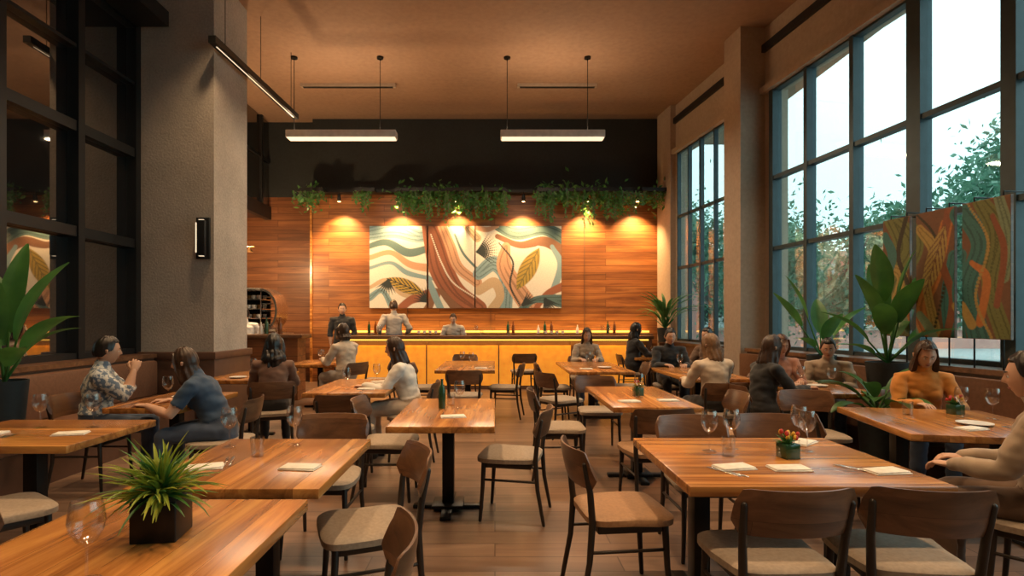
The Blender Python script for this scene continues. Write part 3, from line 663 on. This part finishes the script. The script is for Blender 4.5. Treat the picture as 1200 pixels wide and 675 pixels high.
    b=MB(); b.add([tuple(c) for c in co],faces,0,True); b.m=[int(i) for i in lab]
    for HM,sx in hh: add_hand(b,HM,sx,curl)
    HM=U@Matrix.Translation((0,.03,.645))@Matrix.Rotation(R(lean)*.7,4,'X')@Matrix.Rotation(R(yaw),4,'Z')@Matrix.Rotation(-R(pitch),4,'X')
    add_head(b,HM,hs,seed)
    me=b.mesh(name,[shirt,SK[skin],M_lip,M_eye,M_iris,HAIR[hair],pants,M_shoe],60)
    return inst(name,me,(x,y,z0),rz,sc)
jean=cloth('denim',(.06,.09,.15)); blackc=cloth('black',(.018,.018,.020)); whitec=cloth('white',(.75,.70,.63)); grey=cloth('grey',(.40,.36,.32)); navy=cloth('navy',(.02,.05,.10)); cream_c=cloth('cream',(.62,.50,.38)); must=cloth('mustard',(.62,.24,.04)); beigec=cloth('beige',(.38,.29,.21)); pink=cloth('rose',(.55,.28,.20)); patt=cloth('print',(.12,.17,.24),(.6,.6,.56))
brownc=cloth('brown',(.14,.085,.055)); rustc=cloth('rust',(.16,.08,.05))
person('seated_man',-3.5,4.85,-62,hands=((.07,.30,1.02),(-.09,.28,1.0)),lean=6,yaw=12,pitch=4,hair='blk',hs='short',shirt=patt,pants=jean,skin='b',sleeve='mid',fem=False,sc=.98,seed=3,curl=40)
person('seated_woman',-2.27,4.62,96,hands=((.17,.52,.79),(-.14,.55,.79)),lean=26,pitch=0,hair='brn',hs='long',shirt=navy,pants=jean,skin='a',sleeve='short',sc=.97,seed=4)
person('seated_woman',-2.42,6.05,18,lean=8,hair='blk',hs='curly',shirt=rustc,pants=blackc,skin='b',seed=5,sc=.97,hands=((.15,.42,.79),(-.15,.42,.79)))
person('seated_woman',-.88,5.85,88,lean=14,hair='brn',hs='long',shirt=whitec,pants=cream_c,seed=6,sc=.97,hands=((.14,.46,.79),(-.14,.48,.79)))
person('seated_woman',-2.3,8.6,50,lean=5,hair='brn',hs='bob',shirt=cream_c,pants=grey,seed=7,sc=1.05,hands=((.14,.42,.79),(-.14,.4,.79)))
person('standing_waiter',-3.4,12.35,-165,sit=False,lean=3,hair='blk',hs='short',shirt=blackc,pants=blackc,fem=False,seed=8,sc=1.06,sleeve='mid')
person('standing_man',-2.25,12.35,20,sit=False,lean=2,hair='brn',hs='short',shirt=grey,pants=jean,fem=False,seed=9,sc=1.10,hands=((.25,.12,1.0),(-.25,.12,1.0)),sleeve='mid')
person('standing_bartender',-.92,12.38,180,sit=False,lean=14,pitch=18,hair='brn',hs='short',shirt=grey,pants=blackc,fem=False,seed=10,sc=.94,hands=((.15,.3,1.1),(-.15,.3,1.1)))
person('standing_bartender',-4.85,10.75,20,sit=False,lean=10,hair='blk',hs='short',shirt=whitec,pants=blackc,fem=False,seed=11,sc=.98,hands=((.15,.3,1.15),(-.15,.3,1.15)))
person('seated_woman',1.6,9.78,178,lean=12,pitch=14,hair='brn',hs='long',shirt=beigec,pants=jean,seed=12,hands=((.14,.42,.79),(-.14,.42,.79)))
person('seated_woman',2.6,10.5,-80,lean=4,hair='blk',hs='long',shirt=blackc,pants=blackc,seed=13,sc=1.05,hands=((.14,.42,.77),(-.14,.42,.77)))
person('seated_man',2.68,8.6,178,lean=10,hair='blk',hs='short',shirt=blackc,pants=blackc,fem=False,seed=14,hands=((.14,.42,.79),(-.14,.42,.79)))
person('seated_woman',2.38,5.97,8,lean=8,yaw=20,hair='lt',hs='long',shirt=cream_c,pants=blackc,seed=15,sc=.98,hands=((.16,.45,.79),(-.16,.42,.79)))
person('seated_man',3.35,8.6,120,lean=5,hair='blk',hs='short',shirt=brownc,pants=jean,fem=False,seed=16,hands=((.14,.42,.79),(-.14,.42,.79)))
person('seated_woman',2.68,5.62,-82,lean=10,hair='brn',hs='long',shirt=blackc,pants=blackc,seed=17,sc=.98,hands=((.14,.45,.79),(-.14,.45,.79)))
person('seated_woman',3.3,6.52,170,lean=14,pitch=10,yaw=10,hair='aub',hs='bob',shirt=pink,pants=jean,seed=18,sc=.98,hands=((.14,.42,.79),(-.14,.42,.79)))
person('seated_man',3.83,6.38,150,lean=12,pitch=12,hair='blk',hs='short',shirt=beigec,pants=jean,fem=False,seed=19,sc=.95,hands=((.14,.42,.79),(-.14,.42,.79)))
person('seated_woman',3.72,4.86,158,lean=12,pitch=20,hair='brn',hs='long',shirt=must,pants=jean,seed=20,sc=.97,hands=((.12,.42,.79),(-.16,.38,.79)))
person('seated_man',2.72,2.70,42,lean=5,pitch=4,hair='blk',hs='short',shirt=beigec,pants=brownc,fem=False,seed=21,sc=.97,hands=((.13,.37,.72),(-.10,.38,.71)))

# ------------------------------------------------------------------ tabletop items
def glass(x,y,kind='w',sc=1): inst('wine_glass' if kind=='w' else 'water_glass',ME_wine if kind=='w' else ME_tum,(x,y,.75),random.random()*90,sc)
def napkin_mesh():
    b=MB(); b.box((-.09,-.05,0),(.09,.05,.006),0,.003); b.box((-.085,-.045,.006),(.085,.05,.012),0,.003,M=Matrix.Rotation(R(3),4,'Z')); return b.mesh('napkin',[M_napkin])
ME_nap=napkin_mesh()
def plate_mesh(): 
    b=MB(); b.lathe([(0,.002),(.06,.002),(.065,.004),(.1,.014),(.101,.017),(.064,.008),(0,.006)],28,0); return b.mesh('plate',[M_white])
ME_pl=plate_mesh()
def fork_mesh():
    b=MB(); b.tube([(0,-.09,.003),(0,.02,.005),(0,.05,.004)],[(.004,.0015),(.003,.0015),(.009,.0015)],8,0,fwd=(0,0,1))
    for x in (-.008,-.003,.003,.008): b.tube([(x,.05,.004),(x,.09,.005)],[.0013,.0009],5,0)
    return b.mesh('fork',[M_steel])
def knife_mesh():
    b=MB(); b.tube([(0,-.1,.004),(0,-.02,.004),(0,0,.003),(0,.07,.003),(.004,.1,.003)],[(.005,.003),(.004,.003),(.007,.001),(.008,.0008),(.002,.0008)],8,0,fwd=(0,0,1)); return b.mesh('table_knife',[M_steel])
ME_fk=fork_mesh(); ME_kn=knife_mesh()
def nap(x,y,r=0): inst('folded_napkin',ME_nap,(x,y,.75),r)
def plate(x,y): inst('dinner_plate',ME_pl,(x,y,.75))
def cut(x,y,r=0): inst('fork',ME_fk,(x,y,.75),r); inst('table_knife',ME_kn,(x+.025,y,.75),r)
glass(-1.09,1.48); 
glass(-1.46,3.05); glass(-1.12,3.1,'w'); glass(-1.22,2.85,'t'); nap(-1.38,2.62,20); nap(-.92,2.62,-8); cut(-1.33,2.75,20)
glass(-2.62,3.62); glass(-2.95,3.6); nap(-3.1,3.4,5); nap(-2.6,3.4,15); cut(-2.95,3.3)
glass(-2.8,4.75); plate(-2.8,5.0); glass(-2.7,5.2,'t')
glass(1.28,3.0); glass(1.14,2.95); glass(1.2,2.85,'t'); glass(1.66,2.95); glass(1.7,3.1); nap(1.13,2.62,10); nap(1.38,2.60,0); nap(1.8,2.55,8); cut(1.68,2.6,35); nap(1.75,3.15,40); cut(1.05,2.55,30)
glass(3.35,3.98); glass(3.5,3.9); glass(3.05,4.1,'t'); plate(3.2,3.7); nap(3.05,3.55,15); cut(3.32,3.55)
glass(-.28,4.4); glass(-.36,4.55,'t'); inst('wine_bottle',ME_bot[0],(-.42,4.4,.75),0,.75); nap(-.3,4.0,10)
glass(-1.3,6.1); glass(-1.5,5.6); nap(-1.3,5.6); plate(-1.3,5.9)
glass(-3.0,6.9); glass(-2.9,7.2); plate(-3.1,6.7)
glass(-.35,8.2); glass(-.5,8.5); nap(-.2,8.0)
glass(1.4,8.3); glass(1.6,8.8); nap(1.3,7.9); plate(1.6,8.1)
glass(1.3,5.0); glass(1.4,5.4,'t'); nap(1.15,4.75,10); nap(1.5,4.8)
glass(3.2,5.8); glass(3.4,5.6); plate(3.4,5.85); glass(2.7,7.2); glass(2.6,7.8); nap(2.6,6.9); plate(2.9,7.4); glass(3.0,10.5); glass(-2.9,9.2); glass(-2.8,9.0)

# ------------------------------------------------------------------ plants
def blade(b,base,az,tilt,length,width,droop,mat=0,stem=.0,fold=.25,n=12,wave=.0):
    d=Vector((math.sin(az),math.cos(az),0)); side=Vector((d.y,-d.x,0)); p=Vector(base); a=tilt
    N=n; st=length/N
    if stem>0:
        pts=[p.copy()]
        for i in range(4): p=p+(d*math.sin(a)+Vector((0,0,1))*math.cos(a))*stem/4; pts.append(p.copy())
        b.tube(pts,[.014,.012,.01,.009,.008][:len(pts)],7,mat)
    rows=[]
    for i in range(N+1):
        t=i/N; w=width*(math.sin(math.pi*min(1,(t*.93+.05)))**.75)*(1-.25*t)
        nrm=(-d*math.cos(a)+Vector((0,0,1))*math.sin(a))
        row=[]
        for u in (-1,-.5,0,.5,1):
            wv=wave*math.sin(t*18+u*2)*abs(u)
            row.append(p+side*u*w*.5+nrm*(abs(u)*w*fold+wv))
        rows.append(row)
        p=p+(d*math.sin(a)+Vector((0,0,1))*math.cos(a))*st; a+=droop/N
    b.grid(rows,mat)
def potplant(name,loc,leaves,pot=None,mats=None):
    b=MB()
    for L in leaves: blade(b,*L)
    if pot:
        r,h=pot; b.lathe([(0,-h),(r*.75,-h),(r,0),(r*1.0,.01),(r*.92,.01),(r*.9,-.03),(0,-.03)],24,1); b.lathe([(0,-.028),(r*.9,-.028)],24,2)
    return b.obj(name,mats or [M_leaf,M_char,M_soil],loc,0,60)
rr=random.Random(3)
potplant('banana_plant',(-3.98,4.5,.95),[((0,0,0),R(75),R(14),.75,.24,R(35),0,.35,.14),((0,0,0),R(100),R(38),.62,.22,R(50),0,.3,.14),((0,0,0),R(-60),R(15),.8,.26,R(25),0,.3,.14),((0,0,0),R(60),R(30),.5,.18,R(60),0,.2,.14),((0,0,0),R(170),R(12),.75,.24,R(25),0,.35,.14),((0,0,0),R(130),R(50),.45,.18,R(40),0,.2,.14),((0,0,0),R(-10),R(8),.8,.22,R(20),0,.4,.14)],(.16,.47))
lv=[]
for az,ti,ln,w,dr,st in ((-90,12,.6,.28,30,.4),(-75,38,.55,.24,40,.3),(90,14,.6,.27,35,.45),(100,42,.55,.24,45,.3),(180,20,.55,.28,40,.45),(0,10,.6,.28,20,.5),(150,45,.5,.22,50,.25),(-140,30,.5,.24,45,.35),(60,30,.5,.22,45,.3),(-100,60,.45,.2,40,.2),(120,8,.6,.28,15,.6),(-110,6,.6,.28,12,.65)):
    lv.append(((0,0,0),R(az),R(ti),ln,w,R(dr),0,st,.10))
potplant('bird_of_paradise_plant',(4.12,5.82,1.0),lv,(.2,.55))
lv=[((0,0,0),R(az),R(ti),ln,w,R(dr),0,st,.12) for az,ti,ln,w,dr,st in ((-90,35,.55,.26,10,.45),(-70,18,.6,.24,15,.5),(95,32,.55,.24,35,.3),(180,25,.5,.22,45,.2),(-120,55,.4,.18,40,.2),(20,15,.5,.22,30,.3))]
potplant('banana_plant',(4.12,7.0,1.0),lv,(.17,.53))
lv=[((0,0,0),R(rr.uniform(0,360)),R(rr.uniform(20,75)),rr.uniform(.3,.42),.15,R(60),0,.18,.15) for _ in range(16)]
potplant('potted_plant',(3.45,5.0,.62),lv,(.16,.615),[M_leafd,M_char,M_soil])
lv=[((0,0,0),R(rr.uniform(0,360)),R(rr.uniform(5,50)),rr.uniform(.45,.8),.08,R(70),0,.25,.15) for _ in range(40)]
potplant('potted_palm',(3.5,11.4,1.28),lv,(.17,.28))
b=MB(); b.box((-.068,-.068,0),(.068,.068,.13),1,.004); b.box((-.06,-.06,.12),(.06,.06,.131),2)
for _ in range(180):
    az=rr.uniform(0,2*math.pi); ti=R(rr.uniform(5,88)); blade(b,(rr.uniform(-.02,.02),rr.uniform(-.02,.02),.13),az,ti,rr.uniform(.13,.23),.015,R(rr.uniform(20,70)),0 if rr.random()<.65 else 3,0,.3,6)
b.obj('potted_grass_plant',[M_leafy,M_black,M_soil,M_leaf],(-1.08,1.8,.75),8,60)
def flowerpot(x,y):
    b=MB(); b.box((-.04,-.04,0),(.04,.04,.075),0,.004)
    for _ in range(40): 
        blade(b,(rr.uniform(-.02,.02),rr.uniform(-.02,.02),.07),rr.uniform(0,6.3),R(rr.uniform(5,70)),rr.uniform(.04,.07),.014,R(40),1,0,.3,4)
    for _ in range(12): 
        p=Vector((rr.uniform(-.04,.04),rr.uniform(-.04,.04),rr.uniform(.1,.135))); b.tube([p,p+Vector((0,0,.006))],[.011,.009],7,2 if rr.random()<.6 else 3)
    b.obj('flower_pot',[M_green,M_leaf,M_red,M_yel],(x,y,.75),10)
flowerpot(1.49,2.82); flowerpot(3.42,4.12); flowerpot(1.33,5.15)
def leafcloud(blobs,n,size,seed):
    r=np.random.RandomState(seed); b=MB()
    for (cx,cy,cz,rx,ry,rz) in blobs:
        c=r.normal(size=(n,3))*np.array([rx,ry,rz])*.45+np.array([cx,cy,cz])
        for p in c:
            s=size*r.uniform(.6,1.4); d=Vector(r.normal(size=3)).normalized(); e=d.cross(Vector(r.normal(size=3))).normalized(); p=Vector(p)
            b.add([p-d*s,p+e*s*.42,p+d*s,p-e*s*.42],[(0,1,2,3)],int(r.randint(0,2)),False)
    return b
def vine(x0,x1,seed,n,drop):
    r=np.random.RandomState(seed); w=x1-x0
    bl=[(x0+w*(i+.5)/max(1,int(w/.2)),12.50,4.22+r.uniform(-.15,.08),.26,.16,.28) for i in range(max(1,int(w/.2)))]
    b=leafcloud(bl,n,.06,seed)
    for k in range(int(w*24)+4):
        x=r.uniform(x0-.1,x1+.1); y=12.48+r.uniform(-.12,.10); L=drop*r.uniform(.3,1)*(1-.3*abs(2*(x-x0)/w-1)); pts=[]; z=4.34
        m=int(L/.035)+2; px=x
        for i in range(m):
            px+=r.uniform(-.012,.012); zz=z-L*i/m; s=r.uniform(.035,.06)
            d=Vector((r.normal(),r.normal()*.6,-.7)).normalized(); e=d.cross(Vector((0,1,.2))).normalized(); p=Vector((px,y,zz)); pts.append(p)
            b.add([p,p+d*s*.6+e*s*.35,p+d*s*1.3,p+d*s*.6-e*s*.35],[(0,1,2,3)],int(r.randint(0,2)))
        b.tube(pts,[.004]*len(pts),4,2)
    b.box((x0-.05,12.42,4.34),(x1+.05,12.60,4.42),3)
    for x in (x0,x1): b.box((x-.01,12.58,4.40),(x+.01,12.79,4.43),3)
    b.obj('hanging_ivy',[M_leaf,M_leafy2,M_bark,M_fblack])
M_leafy2=leafmat('leaf_ivy',(.05,.17,.04),(.14,.30,.07))
vine(-4.4,-3.9,1,70,.55); vine(-3.1,-2.75,2,60,.5); vine(-2.2,.2,3,90,.85); vine(1.0,3.05,4,90,.9); vine(3.35,3.8,5,60,.5)

# ------------------------------------------------------------------ outside
b=MB(); b.box((6.6,-20,-.4),(60,60,-.2)); b.box((4.6,YB+2.1,-.4),(6.6,60,-.2)); b.obj('ground_outside',[concrete('paving',(.35,.36,.35),(.5,.5,.48))])
def tree(x,y,h,rad,seed,n=1500):
    r=np.random.RandomState(seed); bl=[(0,0,h,rad,rad,rad*.8)]
    for i in range(7):
        a=r.uniform(0,6.3); q=rad*.8; bl.append((math.cos(a)*q,math.sin(a)*q,h+r.uniform(-.6,.6)*rad,rad*.5,rad*.5,rad*.4))
    b=leafcloud(bl,n,.10,seed)
    b.tube([(0,0,-.0),(.1,0,h*.5),(0,.1,h)],[.18,.13,.05],8,2)
    for i in range(7):
        a=r.uniform(0,6.3); b.tube([(.05,0,h*.55),(math.cos(a)*rad*.7,math.sin(a)*rad*.7,h+r.uniform(-.4,.5)*rad)],[.07,.02],6,2)
    b.obj('tree',[M_leafo,M_leafp,M_bark],(x,y,-.2))
for i,(x,y,h,rd) in enumerate([(13.5,14.0,4.6,2.3),(10.3,17,3.2,2.2),(18.5,16,6.4,2.6),(8.6,22,3.8,2.6),(7.6,28,6,3.2),(13,25,3.4,2.8),(21,21,5,3.0),(15.6,9.6,3.0,1.8),(11.4,11.6,3.2,1.6),(15,12.5,6.2,1.6)]): tree(x,y,h,rd,10+i,1500)
M_pink=concrete('brick_facade',(.50,.24,.20),(.60,.32,.26),2); 
b=MB(); b.box((11,32,-.2),(34,38,5.2),0)
for i in range(7):
    for j in range(2): b.box((11.8+i*3,31.9,1+j*2.3),(13.6+i*3,32.05,2.4+j*2.3),1); b.box((11.7+i*3,31.8,.85+j*2.3),(13.7+i*3,32,1+j*2.3),2)
b.box((10.8,31.7,5.0),(34.2,38.2,5.4),2); b.obj('brick_building',[M_pink,M_dglass,M_beige])

# ------------------------------------------------------------------ world & portals
w=bpy.data.worlds.new('World'); scene.world=w; w.use_nodes=True; N=w.node_tree.nodes; L=w.node_tree.links
bgN=N['Background']; tc=N.new('ShaderNodeTexCoord'); sp=N.new('ShaderNodeSeparateXYZ'); L.new(tc.outputs['Generated'],sp.inputs[0])
r=N.new('ShaderNodeValToRGB'); r.color_ramp.elements[0].position=0; r.color_ramp.elements[0].color=(.62,.80,.80,1); r.color_ramp.elements[1].position=.5; r.color_ramp.elements[1].color=(.88,.95,.98,1)
L.new(sp.outputs['Z'],r.inputs[0]); L.new(r.outputs[0],bgN.inputs[0]); bgN.inputs[1].default_value=2.7
for Ya,Yb in ((YF,8.8),(10.0,12.1)):
    c=RW((Ya+Yb)/2,-.35,3.05); o=light('sky_portal','AREA',c,1,(1,1,1),c+Vector((-S,-.12*S,0)),shape='RECTANGLE',size=abs(Yb-Ya)/S,size_y=4.2)
    o.data.cycles.is_portal=True
    zax=Vector((S,.12*S,0)); xax=Vector((-.12*S,S,0)); yax=zax.cross(xax)
    o.matrix_world=Matrix(((xax.x,yax.x,zax.x,c.x),(xax.y,yax.y,zax.y,c.y),(xax.z,yax.z,zax.z,c.z),(0,0,0,1)))

# ------------------------------------------------------------------ camera
cam=bpy.data.cameras.new('Camera'); co=bpy.data.objects.new('Camera',cam); COL.objects.link(co); scene.camera=co
co.location=(0,0,1.45); co.rotation_euler=(R(90),0,0); cam.sensor_width=36; cam.lens=36*650/1200; cam.shift_x=20/1200; cam.shift_y=37.5/1200; cam.clip_start=.05
scene.view_settings.view_transform='Standard'; scene.view_settings.look='None'; scene.view_settings.exposure=0.12
